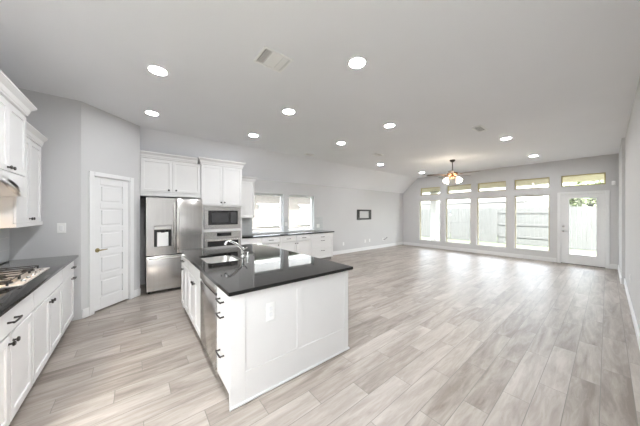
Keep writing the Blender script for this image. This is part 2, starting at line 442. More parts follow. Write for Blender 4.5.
box(bm, DS0, DS0+0.010, 0, 0.12, 0, 2.058); box(bm, DS1-0.010, DS1, 0, 0.12, 0, 2.058); box(bm, DS0, DS1, 0, 0.12, 2.048, 2.06)
obj('door_casing', bm, M_trim, d)
bm = B(); hx = W0+0.06
lathe(bm, [(0.0, 0), (0.032, 0), (0.032, 0.006), (0.012, 0.01), (0.011, 0.045), (0, 0.045)], 20, axis((hx, 0.018, 0.935), (0, -1, 0)))
tube(bm, [(hx, -0.022, 0.935), (hx+0.03, -0.026, 0.937), (hx+0.07, -0.024, 0.935), (hx+0.115, -0.02, 0.938)], [0.011, 0.010, 0.008, 0.007])
obj('door_handle', bm, M_brass, d, True)

# glazed patio door
d = sroot('door_2', 'white patio door with a full glass light in the end wall', (10.03, 0.452, 0))
bm = B(); y0, y1, g0, g1, q0, q1 = -0.424, 0.424, -0.275, 0.262, 0.275, 1.935
box(bm, -0.022, 0.022, y0, g0, 0.012, 2.042, 0.003); box(bm, -0.022, 0.022, g1, y1, 0.012, 2.042, 0.003)
box(bm, -0.022, 0.022, g0, g1, 0.012, q0, 0.0); box(bm, -0.022, 0.022, g0, g1, q1, 2.042, 0.0)
for a, b, c, e in ((g0-0.02, g0+0.012, q0-0.02, q1+0.02), (g1-0.012, g1+0.02, q0-0.02, q1+0.02), (g0+0.012, g1-0.012, q0-0.02, q0+0.012), (g0+0.012, g1-0.012, q1-0.012, q1+0.02)):
    box(bm, -0.032, -0.02, a, b, c, e, 0.003)
obj('door_slab', bm, M_trim, d)
bm = B(); box(bm, -0.003, 0.003, g0, g1, q0, q1); obj('pane', bm, M_glass, d)
bm = B()
a, b = -0.432, 0.433
box(bm, -0.066, -0.05, a-0.062, a+0.012, 0, 2.115, 0.004); box(bm, -0.066, -0.05, b-0.012, b+0.062, 0, 2.115, 0.004); box(bm, -0.066, -0.05, a+0.012, b-0.012, 2.042, 2.115, 0.004)
obj('door_casing', bm, M_trim, d)
for z, nm in ((1.10, 'deadbolt'), (0.965, 'door_handle')):
    bm = B(); yy = 0.375
    lathe(bm, [(0, 0), (0.03, 0), (0.03, 0.008), (0.014, 0.013), (0.013, 0.04), (0, 0.04)], 18, axis((-0.022, yy, z), (-1, 0, 0)))
    if nm == 'door_handle': tube(bm, [(-0.058, yy, z), (-0.06, yy-0.05, z), (-0.056, yy-0.11, z)], 0.009)
    obj(nm, bm, M_chrome, d, True)
bm = B(); box(bm, -0.05, 0.10, -0.43, 0.43, 0.0, 0.011, 0.002); obj('threshold', bm, M_bronze, d)

# baseboards
BH = 0.13
def bb_profile(bm, x0, x1, y0, y1, out):  # plain board with eased top
    box(bm, x0, x1, y0, y1, 0, BH, 0.004)
bm = B(); box(bm, 5.0, XE-0.001, YN-0.015, YN, 0, BH, 0.004); struct('baseboard_north', bm, M_trim, 'white baseboard along the long wall')
bm = B(); box(bm, XE-0.015, XE, 0.96, YN-0.016, 0, BH, 0.004); box(bm, XE-0.015, XE, -0.17, -0.045, 0, BH, 0.004)
struct('baseboard_east', bm, M_trim, 'white baseboard under the tall windows')
bm = B(); box(bm, 8.0, XE-0.016, -0.19, -0.175, 0, BH, 0.004); box(bm, -1.2, 7.995, -0.235, -0.220, 0, BH, 0.004)
struct('baseboard_south', bm, M_trim, 'white baseboard along the right wall')
bm = B(); box(bm, 0.012, DS0-cw, -0.015, 0, 0, BH, 0.004); box(bm, DS1+cw, DL, -0.015, 0, 0, BH, 0.004)
o = struct('baseboard_diagonal', bm, M_trim, 'white baseboard beside the pantry door'); o.location = (A2.x, A2.y, 0); o.rotation_euler = (0, 0, DA)

# backsplash
bm = B(); box(bm, XW, XW+0.008, 2.03, YR, 0.916, 1.36); struct('trim_1', bm, M_tileX, 'grey tile backsplash behind the cooktop')
bm = B()
for a, b in ((2.0, 2.497), (3.483, 3.657), (4.638, 5.0)): box(bm, a, b, YN-0.008, YN, 0.916, 1.37)
struct('trim_2', bm, M_tileY, 'grey tile backsplash between the back counter windows')

# ------------------------------------------------------------------ cabinets
def shaker(bm, x0, x1, z0, z1, yf=-0.020, th=0.020, rail=0.055):
    box(bm, x0, x0+rail, yf, yf+th, z0, z1, 0.0015); box(bm, x1-rail, x1, yf, yf+th, z0, z1, 0.0015)
    box(bm, x0+rail, x1-rail, yf, yf+th, z0, z0+rail, 0.0015); box(bm, x0+rail, x1-rail, yf, yf+th, z1-rail, z1, 0.0015)
    box(bm, x0+rail-0.002, x1-rail+0.002, yf+0.011, yf+th, z0+rail-0.002, z1-rail+0.002)
def knob(x, z, parent, y=-0.020):
    bm = B(); lathe(bm, [(0.0, 0), (0.009, 0), (0.0065, 0.006), (0.006, 0.014), (0.0155, 0.019), (0.017, 0.024), (0.013, 0.030), (0, 0.032)], 16, axis((x, y, z), (0, -1, 0)))
    return obj('knob', bm, M_bronze, parent, True)
def pull(x, z, parent, y=-0.020, L=0.13):
    bm = B()
    h = L/2-0.012
    tube(bm, [(x-L/2, y-0.030, z), (x-h, y-0.033, z), (x, y-0.035, z), (x+h, y-0.033, z), (x+L/2, y-0.030, z)], 0.0062)
    for s in (-1, 1): tube(bm, [(x+s*h, y, z), (x+s*h, y-0.033, z)], [0.0075, 0.0055])
    return obj('pull', bm, M_bronze, parent, True)
def fronts(root, lst):
    """lst: (kind, x0, x1, z0, z1, [(hardware, x, z)])  -- every front is a part, its hardware a sub-part"""
    for kind, x0, x1, z0, z1, hw in lst:
        bm = B()
        if kind == 'drawer' and z1-z0 < 0.22: box(bm, x0, x1, -0.020, 0, z0, z1, 0.002)
        else: shaker(bm, x0, x1, z0, z1)
        o = obj(kind, bm, M_cab, root)
        for h in hw:
            if h[0] == 'knob': knob(h[1], h[2], o)
            else: pull(h[1], h[2], o, L=h[3] if len(h) > 3 else 0.13)
CT = 0.884
def base_unit(name, label, loc, rz, W, D, lst, group=None, open_top=False):
    r = thing(name, label, 'cabinet', loc, rz, group)
    bm = B()
    if open_top:
        box(bm, 0, 0.018, 0, D, 0.10, CT); box(bm, W-0.018, W, 0, D, 0.10, CT); box(bm, 0.018, W-0.018, D-0.015, D, 0.10, CT)
        box(bm, 0.018, W-0.018, 0, D-0.015, 0.10, 0.118); box(bm, 0.018, W-0.018, 0, 0.018, CT-0.19, CT); box(bm, 0.018, W-0.018, 0, 0.018, 0.118, 0.14)
    else:
        box(bm, 0, W, 0.09, D, 0.10, CT)
        box(bm, 0, 0.016, 0, 0.09, 0.10, CT); box(bm, W-0.016, W, 0, 0.09, 0.10, CT); box(bm, 0.016, W-0.016, 0, 0.09, 0.10, 0.112)
    obj('carcass', bm, M_cab, r)
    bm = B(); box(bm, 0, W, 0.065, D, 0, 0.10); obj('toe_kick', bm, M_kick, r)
    fronts(r, lst); return r
G = 0.0075
def drawer_doors(W, drawers=1, doors=2, handle=True, ztop=0.872, zsplit=0.700, door_hw='knob'):
    L = []
    dw = W/drawers
    for i in range(drawers):
        L.append(('drawer', i*dw+G, (i+1)*dw-G, zsplit+G, ztop, [('pull', (i+0.5)*dw, (zsplit+ztop)/2)] if handle else []))
    dw = W/doors
    for i in range(doors):
        if doors == 1: hx = W-0.06
        else: hx = (i+1)*dw-0.035 if i % 2 == 0 else i*dw+0.035
        L.append(('door', i*dw+G, (i+1)*dw-G, 0.105, zsplit-G, [(door_hw, hx, zsplit-0.06)]))
    return L
# left run (front faces +X)
FX = -0.667
DEP = FX-XW-0.001
runs = [
        (2.05, 2.918, 'white base cabinet with bar pull drawer beside the cooktop cabinet, cut by the left edge', drawer_doors(0.868, 1, 2)),
        (2.922, 3.878, 'wide white base cabinet under the gas cooktop with a plain drawer front', drawer_doors(0.956, 1, 2, False)),
        (3.882, 4.60, 'narrow white base cabinet at the pantry end of the cooktop counter', None)]
for y0, y1, lab, l in runs:
    if l is None:
        W = y1-y0
        l = [('drawer', G, W-0.10, 0.703, 0.872, [('pull', 0.5, 0.785, 0.11)]), ('door', G, W-0.10, 0.105, 0.697, [('pull', 0.5, 0.645, 0.11)])]
    base_unit('base_cabinet', lab, (FX, y0, 0), PI/2, y1-y0, DEP, l, 'base cabinets under the cooktop counter')
bm = B(); box(bm, XW+0.009, -0.62, 2.03, 4.635, CT+0.001, 0.914, 0.004, seg=2)
tag(obj('countertop', bm, M_granite, None, True), 'polished black granite countertop carrying the gas cooktop', 'countertop')

# cooktop
CK = (-1.17, -0.705, 2.94, 3.70)
r = thing('gas_cooktop', 'stainless gas cooktop with black grates on the left counter', 'cooktop', ((CK[0]+CK[1])/2, (CK[2]+CK[3])/2, 0.914))
hx, hy = (CK[1]-CK[0])/2, (CK[3]-CK[2])/2
bm = B(); box(bm, -hx, hx, -hy, hy, 0.0005, 0.012, 0.005, seg=2); obj('tray', bm, M_tray, r, True)
burn = [(-0.12, -0.26), (0.11, -0.26), (0.0, 0.0), (-0.12, 0.26), (0.11, 0.26)]
for bx_, by_ in burn:
    rr = 0.055 if (bx_, by_) == (0, 0) else 0.042
    bm = B(); lathe(bm, [(rr, 0.012), (rr, 0.020), (rr*0.8, 0.026), (rr*0.8, 0.033), (0, 0.034)], 20, axis((bx_, by_, 0), (0, 0, 1)))
    obj('burner', bm, M_black, r, True)
for gi, gy in enumerate((-0.25, 0, 0.25)):
    bm = B(); gx0, gx1, gw = -0.205, 0.15, 0.117
    if gi == 1: gx1 = 0.15
    t = 0.006; zt = 0.046
    for x in (gx0, gx1): box(bm, x-t, x+t, gy-gw, gy+gw, zt-0.007, zt, 0.002)
    for y in (gy-gw, gy+gw): box(bm, gx0+t, gx1-t, y-t, y+t, zt-0.007, zt, 0.002)
    box(bm, gx0+t, gx1-t, gy-t*0.7, gy+t*0.7, zt-0.005, zt+0.002, 0.0015)
    box(bm, -0.03-t*0.7, -0.03+t*0.7, gy-gw+t, gy+gw-t, zt-0.005, zt+0.002, 0.0015)
    for x in (gx0, gx1):
        for y in (gy-gw, gy+gw): box(bm, x-t, x+t, y-t, y+t, 0.0125, zt-0.0072)
    obj('grate', bm, M_iron, r)
for i in range(5):
    bm = B(); lathe(bm, [(0.015, 0.012), (0.014, 0.024), (0.012, 0.027), (0, 0.027)], 16, axis((hx-0.032, -0.24+i*0.12, 0), (0, 0, 1)))
    obj('control_knob', bm, M_steelh, r, True)

# crown helper: rectangular loft, growing outwards at the front and at the chosen ends
def crown(bm, x0, x1, yf, yb, prof, left=True, right=True):
    rings = []
    for o_, z in prof:
        a = x0-(o_ if left else 0); b = x1+(o_ if right else 0); c = yf-o_
        rings.append([bm.verts.new(p) for p in ((a, c, z), (b, c, z), (b, yb, z), (a, yb, z))])
    for p, q in zip(rings, rings[1:]):
        for i in range(4): bm.faces.new((p[i], p[(i+1) % 4], q[(i+1) % 4], q[i]))
    bm.faces.new(rings[0]); bm.faces.new(rings[-1])
def cprof(z0, z1, out):
    h = z1-z0
    return [(0.003, z0), (0.010, z0+0.004), (0.010, z0+h*0.18), (0.016, z0+h*0.24), (out*0.42, z0+h*0.55), (out*0.85, z0+h*0.78), (out*0.9, z0+h*0.82), (out, z0+h*0.86), (out, z1)]

# hood cabinet on the west wall (faces +X)
HY0, HY1, HX = 2.87, 3.715, -0.887
r = thing('hood_cabinet', 'white arched range hood cabinet above the cooktop', 'range hood', (HX, HY0, 1.665), PI/2)
W = HY1-HY0; D = HX-XW-0.002
def L(z): return z-1.665
bm = B()
box(bm, 0, W, 0, D, L(1.86), L(2.53))
box(bm, 0, 0.018, 0, D, 0, L(1.86)); box(bm, W-0.018, W, 0, D, 0, L(1.86))
obj('carcass', bm, M_cab, r)
bm = B()   # arched valance
c, hs_, zt_ = W/2, 0.27, L(1.795)
pts = [(0, 0), (c-hs_, 0)]
for i in range(1, 16):
    t = -1+2*i/16
    pts.append((c+hs_*t, zt_*math.sqrt(max(0, 1-abs(t)**2.4))))
pts += [(c+hs_, 0), (W, 0), (W, L(1.862)), (0, L(1.862))]
t = bmesh.new()
fa = [t.verts.new((x, -0.018, z)) for x, z in pts]; fb = [t.verts.new((x, 0.0, z)) for x, z in pts]
n = len(pts)
t.faces.new(fa); t.faces.new(fb)
for i in range(n): t.faces.new((fa[i], fa[(i+1) % n], fb[(i+1) % n], fb[i]))
bmesh.ops.triangulate(t, faces=[f for f in t.faces if len(f.verts) > 4])
merge(bm, t)
obj('valance', bm, M_cab, r)
bm = B(); box(bm, 0.02, W-0.02, 0.01, D-0.01, L(1.825), L(1.859)); obj('hood_insert', bm, M_trim, r)
for xx in (0.25, W-0.25):
    bm = B(); lathe(bm, [(0, 0), (0.03, 0), (0.03, 0.006), (0, 0.006)], 16, axis((xx, 0.12, L(1.824)), (0, 0, -1))); hl = obj('hood_lamp', bm, M_hoodlamp, r)
    sd = bpy.data.lights.new('hood_lamp_light', 'SPOT'); sd.energy = 2.0; sd.color = (1.0, 0.66, 0.36); sd.spot_size = math.radians(80); sd.spot_blend = 0.6; sd.shadow_soft_size = 0.03
    so = bpy.data.objects.new('hood_lamp_light', sd); COL.objects.link(so); so.parent = hl; so.location = (xx, 0.14, L(1.812))
fronts(r, [('door', G, W/2-G/2, L(1.868), L(2.475), [('knob', W/2-0.035, L(1.90))]), ('door', W/2+G/2, W-G, L(1.868), L(2.475), [('knob', W/2+0.035, L(1.90))])])
bm = B(); crown(bm, 0, W, -0.018, D, cprof(L(2.49), L(2.605), 0.058)); obj('crown_molding', bm, M_cab, r)
# wall cabinet beside the hood
UX = -0.955; UY0, UY1 = 3.72, 4.56
W = UY1-UY0; D = UX-XW-0.002
r = thing('wall_cabinet', 'white wall cabinet beside the range hood at the pantry end', 'cabinet', (UX, UY0, 1.35), PI/2)
bm = B(); box(bm, 0, W, 0, D, 0.0, 1.06); obj('carcass', bm, M_cab, r)
bm = B(); box(bm, 0, W, -0.022, 0, 0.0, 0.042, 0.003); obj('light_rail', bm, M_cab, r)
zt_ = 0.985
dw = (W-0.05)/2
fronts(r, [('door', G, dw-G/2, 0.047, zt_, [('knob', dw-0.033, 0.085)]), ('door', dw+G/2, 2*dw, 0.047, zt_, [('knob', dw+0.033, 0.085)])])
bm = B(); crown(bm, 0, W-0.045, -0.018, D, cprof(0.99, 1.105, 0.055), left=False, right=False); obj('crown_molding', bm, M_cab, r)

# refrigerator surround
r = thing('wall_cabinet', 'white two door cabinet above the refrigerator', 'cabinet', (0.070, 5.49, 1.825))
W = 1.026
bm = B(); box(bm, 0, W, 0, 0.60, 0, 0.56); box(bm, 0, W, 0, 0.34, 0.56, 0.722); box(bm, 0, 0.962, 0, 0.34, 0.722, 0.77); obj('carcass', bm, M_cab, r)
fronts(r, [('door', 0.006, W/2-G/2, 0.085, 0.715, [('knob', W/2-0.062, 0.128)]), ('door', W/2+G/2, W-0.006, 0.085, 0.715, [('knob', W/2+0.062, 0.128)])])
bm = B(); box(bm, 0, W, -0.016, 0, 0, 0.078, 0.002); obj('bottom_rail', bm, M_cab, r)
bm = B(); crown(bm, 0.0, 0.964, -0.016, 0.31, cprof(0.725, 0.84, 0.055), left=False, right=False); obj('crown_molding', bm, M_cab, r)

# refrigerator
FW0, FW1, FY = 0.152, 1.080, 5.215
r = thing('refrigerator', 'stainless french door refrigerator with ice dispenser in the alcove', 'refrigerator', ((FW0+FW1)/2, FY, 0))
hw_ = (FW1-FW0)/2
bm = B(); box(bm, -hw_+0.006, hw_-0.006, 0.075, 0.83, 0.03, 1.765, 0.004); obj('body', bm, M_dark, r)
def door_panel(x0, x1, z0, z1, hole=None):
    bm = B()
    cells = [(x0, x1, z0, z1)] if not hole else [(x0, hole[0], z0, z1), (hole[1], x1, z0, z1), (hole[0], hole[1], z0, hole[2]), (hole[0], hole[1], hole[3], z1)]
    if not hole: box(bm, x0, x1, 0, 0.07, z0, z1, 0.014, seg=3)
    else:
        # one rounded slab with a niche left open for the dispenser
        R_ = 0.014
        ys = [0.0]
        for a, b, c, d_ in cells: box(bm, a, b, 0.0, 0.07, c, d_)
    return bm
hole = (0.268-0.616, 0.540-0.616, 0.873, 1.262)
o = obj('door', door_panel(-hw_, -0.005, 0.715, 1.785, hole), M_steel, r, True)
def bar_handle(pts, rad, parent, nm='handle'):
    bm = B(); tube(bm, pts, rad, 12); return obj(nm, bm, M_steelh, parent, True)
bar_handle([(-0.030, 0.0, 0.80), (-0.034, -0.04, 0.83), (-0.036, -0.052, 1.0), (-0.036, -0.056, 1.25), (-0.036, -0.052, 1.5), (-0.034, -0.04, 1.68), (-0.030, 0.0, 1.71)], 0.012, o)
o2 = obj('door', door_panel(0.005, hw_, 0.715, 1.785), M_steel, r, True)
bar_handle([(0.030, 0.0, 0.80), (0.034, -0.04, 0.83), (0.036, -0.052, 1.0), (0.036, -0.056, 1.25), (0.036, -0.052, 1.5), (0.034, -0.04, 1.68), (0.030, 0.0, 1.71)], 0.012, o2)
bm = B(); box(bm, hw_-0.10, hw_-0.06, -0.002, 0.0, 1.725, 1.745); obj('badge', bm, M_grey, o2)
o3 = obj('freezer_drawer', door_panel(-hw_, hw_, 0.055, 0.700), M_steel, r, True)
bar_handle([(-hw_+0.05, 0.0, 0.655), (-hw_+0.07, -0.045, 0.655), (-0.2, -0.056, 0.655), (0, -0.058, 0.655), (0.2, -0.056, 0.655), (hw_-0.07, -0.045, 0.655), (hw_-0.05, 0.0, 0.655)], 0.013, o3)
dsp = obj('ice_dispenser', (lambda b: (box(b, hole[0], hole[1], 0.055, 0.069, hole[2], hole[3]), box(b, hole[0], hole[0]+0.045, 0.001, 0.055, hole[2], hole[3]-0.07), box(b, hole[1]-0.045, hole[1], 0.001, 0.055, hole[2], hole[3]-0.07), b)[-1])(B()), M_black, r)
bm = B(); box(bm, hole[0]+0.004, hole[1]-0.004, -0.004, 0.05, hole[3]-0.075, hole[3]-0.004, 0.004)
obj('control_panel', bm, M_steelh, dsp)
bm = B(); box(bm, hole[0]+0.047, hole[1]-0.047, 0.012, 0.054, hole[2]+0.002, hole[3]-0.125, 0.006); obj('paddle', bm, M_vent, dsp)
bm = B(); tube(bm, [((hole[0]+hole[1])/2, 0.03, hole[3]-0.13), ((hole[0]+hole[1])/2, 0.03, hole[3]-0.086)], [0.03, 0.05], 16); obj('spout', bm, M_black, dsp, True)
for s in (-1, 1):
    bm = B(); lathe(bm, [(0.02, 0), (0.02, 0.03), (0.012, 0.033), (0, 0.033)], 14, axis((s*(hw_-0.05), 0.12, 0), (0, 0, 1))); obj('foot', bm, M_black, r, True)
    bm = B(); box(bm, s*(hw_-0.06)-0.03, s*(hw_-0.06)+0.03, 0.02, 0.13, 1.786, 1.80, 0.003); obj('hinge_cover', bm, M_grey, r)

# tall oven cabinet
TX0, TX1, TY = 1.100, 1.992, 5.47
r = thing('oven_cabinet', 'tall white cabinet housing the microwave and wall oven', 'cabinet', (TX0, TY, 0))
W = TX1-TX0; bm = B()
Dl = 0.625
box(bm, 0, 0.055, 0, Dl, 0.1, 1.66); box(bm, W-0.030, W, 0, Dl, 0.1, 1.66)
box(bm, 0.055, W-0.030, Dl-0.015, Dl, 0.1, 1.66)
box(bm, 0.055, W-0.030, 0, Dl-0.015, 1.084, 1.142); box(bm, 0.055, W-0.030, 0, Dl-0.015, 0.1, 0.36)
prism_x(bm, [(0, 1.642), (Dl, 1.642), (Dl, 2.37), (0.37, 2.60), (0, 2.60)], 0, W)
obj('carcass', bm, M_cab, r)
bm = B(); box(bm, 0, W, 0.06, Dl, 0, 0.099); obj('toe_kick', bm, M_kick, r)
fronts(r, [('door', 0.006, W/2-G/2, 1.675, 2.545, [('knob', W/2-0.037, 1.738)]), ('door', W/2+G/2, W-0.006, 1.675, 2.545, [('knob', W/2+0.037, 1.738)]), ('drawer', 0.006, W-0.006, 0.11, 0.35, [('pull', W/2, 0.25)])])
bm = B(); crown(bm, 0, W, -0.016, 0.30, cprof(2.555, 2.69, 0.062)); obj('crown_molding', bm, M_cab, r)
# microwave with trim kit
r = thing('microwave', 'built in stainless microwave with dark glass above the wall oven', 'microwave', (1.560, TY, 1.145))
a = 0.398; h = 0.490
bm = B()
box(bm, -a, a, -0.012, -0.001, 0, 0.09, 0.002); box(bm, -a, a, -0.012, -0.001, h-0.083, h, 0.002)
box(bm, -a, -0.315, -0.012, -0.001, 0.09, h-0.083, 0.002); box(bm, 0.325, a, -0.012, -0.001, 0.09, h-0.083, 0.002)
obj('trim_frame', bm, M_steelh, r)
bm = B(); box(bm, -0.30, 0.30, 0.03, 0.42, 0.02, h-0.02); obj('body', bm, M_grey, r)
bm = B(); box(bm, -0.314, 0.324, -0.018, 0.03, 0.091, h-0.084, 0.003); dd = obj('door', bm, M_blackglass, r)
bm = B(); box(bm, -0.245, 0.115, -0.0195, -0.0183, 0.14, h-0.135); obj('door_window', bm, M_greyglass, dd)
bm = B(); box(bm, 0.16, 0.30, -0.0195, -0.0183, 0.12, h-0.11); obj('keypad', bm, M_greyglass, dd)
# oven
r = thing('wall_oven', 'stainless wall oven with bar handle below the microwave', 'oven', (1.560, TY, 0.37))
bm = B(); box(bm, -0.385, 0.385, 0.0, 0.55, 0.0, 0.70); obj('body', bm, M_grey, r)
bm = B(); box(bm, -a, a, -0.022, -0.001, 0.565, 0.708, 0.003); cp = obj('control_panel', bm, M_steelh, r)
bm = B(); box(bm, -0.14, 0.175, -0.0235, -0.0223, 0.607, 0.685); ds = obj('display', bm, M_blackglass, cp)
bm = B(); box(bm, -a, a, -0.030, -0.001, 0.0, 0.555, 0.004); dd = obj('door', bm, M_steelh, r)
bm = B(); box(bm, -0.335, 0.335, -0.0315, -0.0302, 0.385, 0.505); obj('door_window', bm, M_blackglass, dd)
bar_handle([(-0.35, -0.03, 0.527), (-0.35, -0.075, 0.527), (0.35, -0.075, 0.527), (0.35, -0.03, 0.527)], 0.011, dd)
# small upper at the right of the tall cabinet
r = thing('wall_cabinet', 'narrow white wall cabinet between the oven cabinet and the window', 'cabinet', (2.0, 5.775, 1.372))
W = 0.43
bm = B(); box(bm, 0, W, 0, 0.322, 0, 0.965); obj('carcass', bm, M_cab, r)
fronts(r, [('door', 0.006, W-0.004, 0.01, 0.93, [('knob', W-0.035, 0.05)])])
bm = B(); crown(bm, 0, W, -0.016, 0.30, cprof(0.945, 1.052, 0.055), left=False); obj('crown_molding', bm, M_cab, r)

# back counter run (faces -Y)
BY = 5.54; BD = YN-BY-0.002
for x0, x1, lab, l in [
    (2.0, 2.50, 'white base cabinet at the left end of the back counter beside the oven cabinet', [('door', G, 0.497, 0.105, 0.872, [('knob', 0.06, 0.55)])]),
    (2.503, 3.048, 'single drawer white base cabinet under the left back window', drawer_doors(0.545, 1, 1)),
    (3.051, 4.08, 'double drawer white base cabinet in the middle of the back counter', drawer_doors(1.029, 2, 2)),
    (4.083, 4.962, 'white drawer base cabinet at the right end of the back counter', [('drawer', G, 0.876, 0.706, 0.872, [('pull', 0.442, 0.762)]), ('drawer', G, 0.876, 0.405, 0.700, [('pull', 0.442, 0.650)]), ('drawer', G, 0.876, 0.105, 0.399, [('pull', 0.442, 0.34)])])]:
    base_unit('base_cabinet', lab, (x0, BY, 0), 0, x1-x0, BD, l, 'base cabinets under the back counter')
bm = B(); box(bm, 1.996, 5.0, 5.495, YN-0.009, CT+0.001, 0.914, 0.004, seg=2)
tag(obj('countertop', bm, M_granite, None, True), 'polished black granite countertop running below the two back windows', 'countertop')

# ------------------------------------------------------------------ island
IX = 0.582
isl = [(4.175, 3.555, 'white drawer and door cabinet at the far end of the island', None, False),
       (3.550, 2.782, 'white sink base cabinet in the side of the island', None, True),
       (2.158, 1.815, 'white three drawer cabinet at the near corner of the island', None, False)]
for y1, y0, lab, l, op in isl:
    W = y1-y0
    if 'far end' in lab:
        l = [('drawer', G, W-G, 0.725, 0.872, [('pull', 0.225, 0.785)]), ('door', G, W/2-G/2, 0.105, 0.719, [('knob', 0.225, 0.665)]), ('door', W/2+G/2, W-G, 0.105, 0.719, [])]
    elif 'sink' in lab:
        l = [('drawer', G, W-G, 0.706, 0.872, []), ('door', G, W/2-G/2, 0.105, 0.700, [('knob', W/2-0.045, 0.645)]), ('door', W/2+G/2, W-G, 0.105, 0.700, [('knob', W/2+0.045, 0.645)])]
    else:
        l = [('drawer', G, W-G, 0.706, 0.872, [('pull', 0.155, 0.775)]), ('drawer', G, W-G, 0.405, 0.700, [('pull', 0.155, 0.655)]), ('drawer', G, W-G, 0.105, 0.399, [('pull', 0.155, 0.340)])]
    base_unit('base_cabinet', lab, (IX, y1, 0), -PI/2, W, 0.59, l, 'island cabinets facing the cooktop', op)
# dishwasher
r = thing('dishwasher', 'stainless dishwasher built into the side of the island', 'dishwasher', (IX, 2.776, 0), -PI/2)
W = 0.612
bm = B(); box(bm, 0.006, W-0.006, 0.002, 0.57, 0.095, 0.865); obj('body', bm, M_grey, r)
bm = B(); box(bm, 0.006, W-0.006, 0.06, 0.5, 0.0, 0.094); obj('toe_kick', bm, M_black, r)
bm = B(); box(bm, 0.004, W-0.004, -0.030, 0.0, 0.105, 0.768, 0.006, seg=2); obj('door', bm, M_steel, r, True)
bm = B(); box(bm, 0.004, W-0.004, -0.034, 0.0, 0.790, 0.872, 0.006, seg=2); cp = obj('control_panel', bm, M_steelh, r, True)
bm = B(); box(bm, 0.01, W-0.01, -0.008, 0.0, 0.769, 0.789); obj('grip_recess', bm, M_black, r)
# island core with panelled end
r = thing('kitchen_island', 'white panelled island body under the black granite top', 'kitchen island', (0.56, 1.79, 0))
EX = 1.275
bm = B(); box(bm, 0.62, EX-0.018, 0.026, 2.38, 0, CT); box(bm, 0.02, 0.62, 2.387, 2.405, 0, CT); obj('core', bm, M_cab, r)
bm = B()
def panelled(bm):
    y0, y1 = 0.0, 0.022
    box(bm, 0.0, EX, 0.006, y1, 0, CT)
    zs0, zs1 = 0.245, 0.800
    box(bm, 0.0, 0.120, y0, 0.006, 0, CT, 0.0012); box(bm, EX-0.060, EX, y0, 0.006, 0, CT, 0.0012); box(bm, 0.605, 0.668, y0, 0.006, zs0, zs1, 0.0012)
    box(bm, 0.120, EX-0.060, y0, 0.006, zs1, CT, 0.0012); box(bm, 0.120, EX-0.060, y0, 0.006, 0, zs0, 0.0012)
panelled(bm)
obj('end_panel', bm, M_cab, r)
bm = B(); box(bm, EX-0.017, EX, 0.024, 2.38, 0, CT, 0.001); obj('side_panel', bm, M_cab, r)
bm = B(); box(bm, -0.006, EX+0.012, -0.013, -0.001, 0, 0.022, 0.005); box(bm, EX+0.001, EX+0.012, 0.0, 2.38, 0, 0.022, 0.005); obj('shoe_molding', bm, M_trim, r)
# island top with a sink cut-out
def rrect(x0, x1, y0, y1, rad, n=6):
    pts = []
    for cx, cy, a0 in ((x1-rad, y1-rad, 0), (x0+rad, y1-rad, 90), (x0+rad, y0+rad, 180), (x1-rad, y0+rad, 270)):
        for i in range(n+1):
            t = math.radians(a0+90*i/n); pts.append((cx+rad*math.cos(t), cy+rad*math.sin(t)))
    return pts
SK = (0.655, 1.055, 2.87, 3.46)
bm = B()
def loop(pts, z): return [bm.verts.new((x, y, z)) for x, y in pts]
outer = rrect(0.535, 1.86, 1.735, 4.225, 0.008, 3); inner = rrect(*SK, 0.07)
e = []
for z in (0.914,):
    for p in (outer, inner):
        vs = loop(p, z); e += [bm.edges.new((vs[i], vs[(i+1) % len(vs)])) for i in range(len(vs))]
bmesh.ops.triangle_fill(bm, edges=e, use_beauty=True, normal=(0, 0, 1))
ext = bmesh.ops.extrude_face_region(bm, geom=list(bm.faces))
for v in [g for g in ext['geom'] if isinstance(g, bmesh.types.BMVert)]: v.co.z = CT+0.001
tag(obj('countertop', bm, M_granite), 'polished black granite island top with the sink cut into it', 'countertop')
# sink
r = thing('sink', 'stainless undermount sink in the black island top', 'sink', ((SK[0]+SK[1])/2, (SK[2]+SK[3])/2, 0.70))
cx, cy = (SK[0]+SK[1])/2, (SK[2]+SK[3])/2
bm = B(); rings = []
for ins, z, rad in ((-0.012, 0.8835, 0.08), (0.002, 0.8835, 0.07), (0.004, 0.86, 0.07), (0.014, 0.74, 0.07), (0.03, 0.708, 0.06), (0.06, 0.700, 0.05)):
    rings.append([bm.verts.new((x-cx, y-cy, z-0.70)) for x, y in rrect(SK[0]+ins, SK[1]-ins, SK[2]+ins, SK[3]-ins, rad)])
for p, q in zip(rings, rings[1:]):
    for i in range(len(p)): bm.faces.new((p[i], p[(i+1) % len(p)], q[(i+1) % len(p)], q[i]))
bm.faces.new(rings[-1])
obj('basin', bm, M_sink, r, True)
bm = B(); lathe(bm, [(0.045, 0.001), (0.045, 0.004), (0.03, 0.004), (0.028, 0.001), (0, 0.001)], 20); obj('drain', bm, M_chrome, r, True)
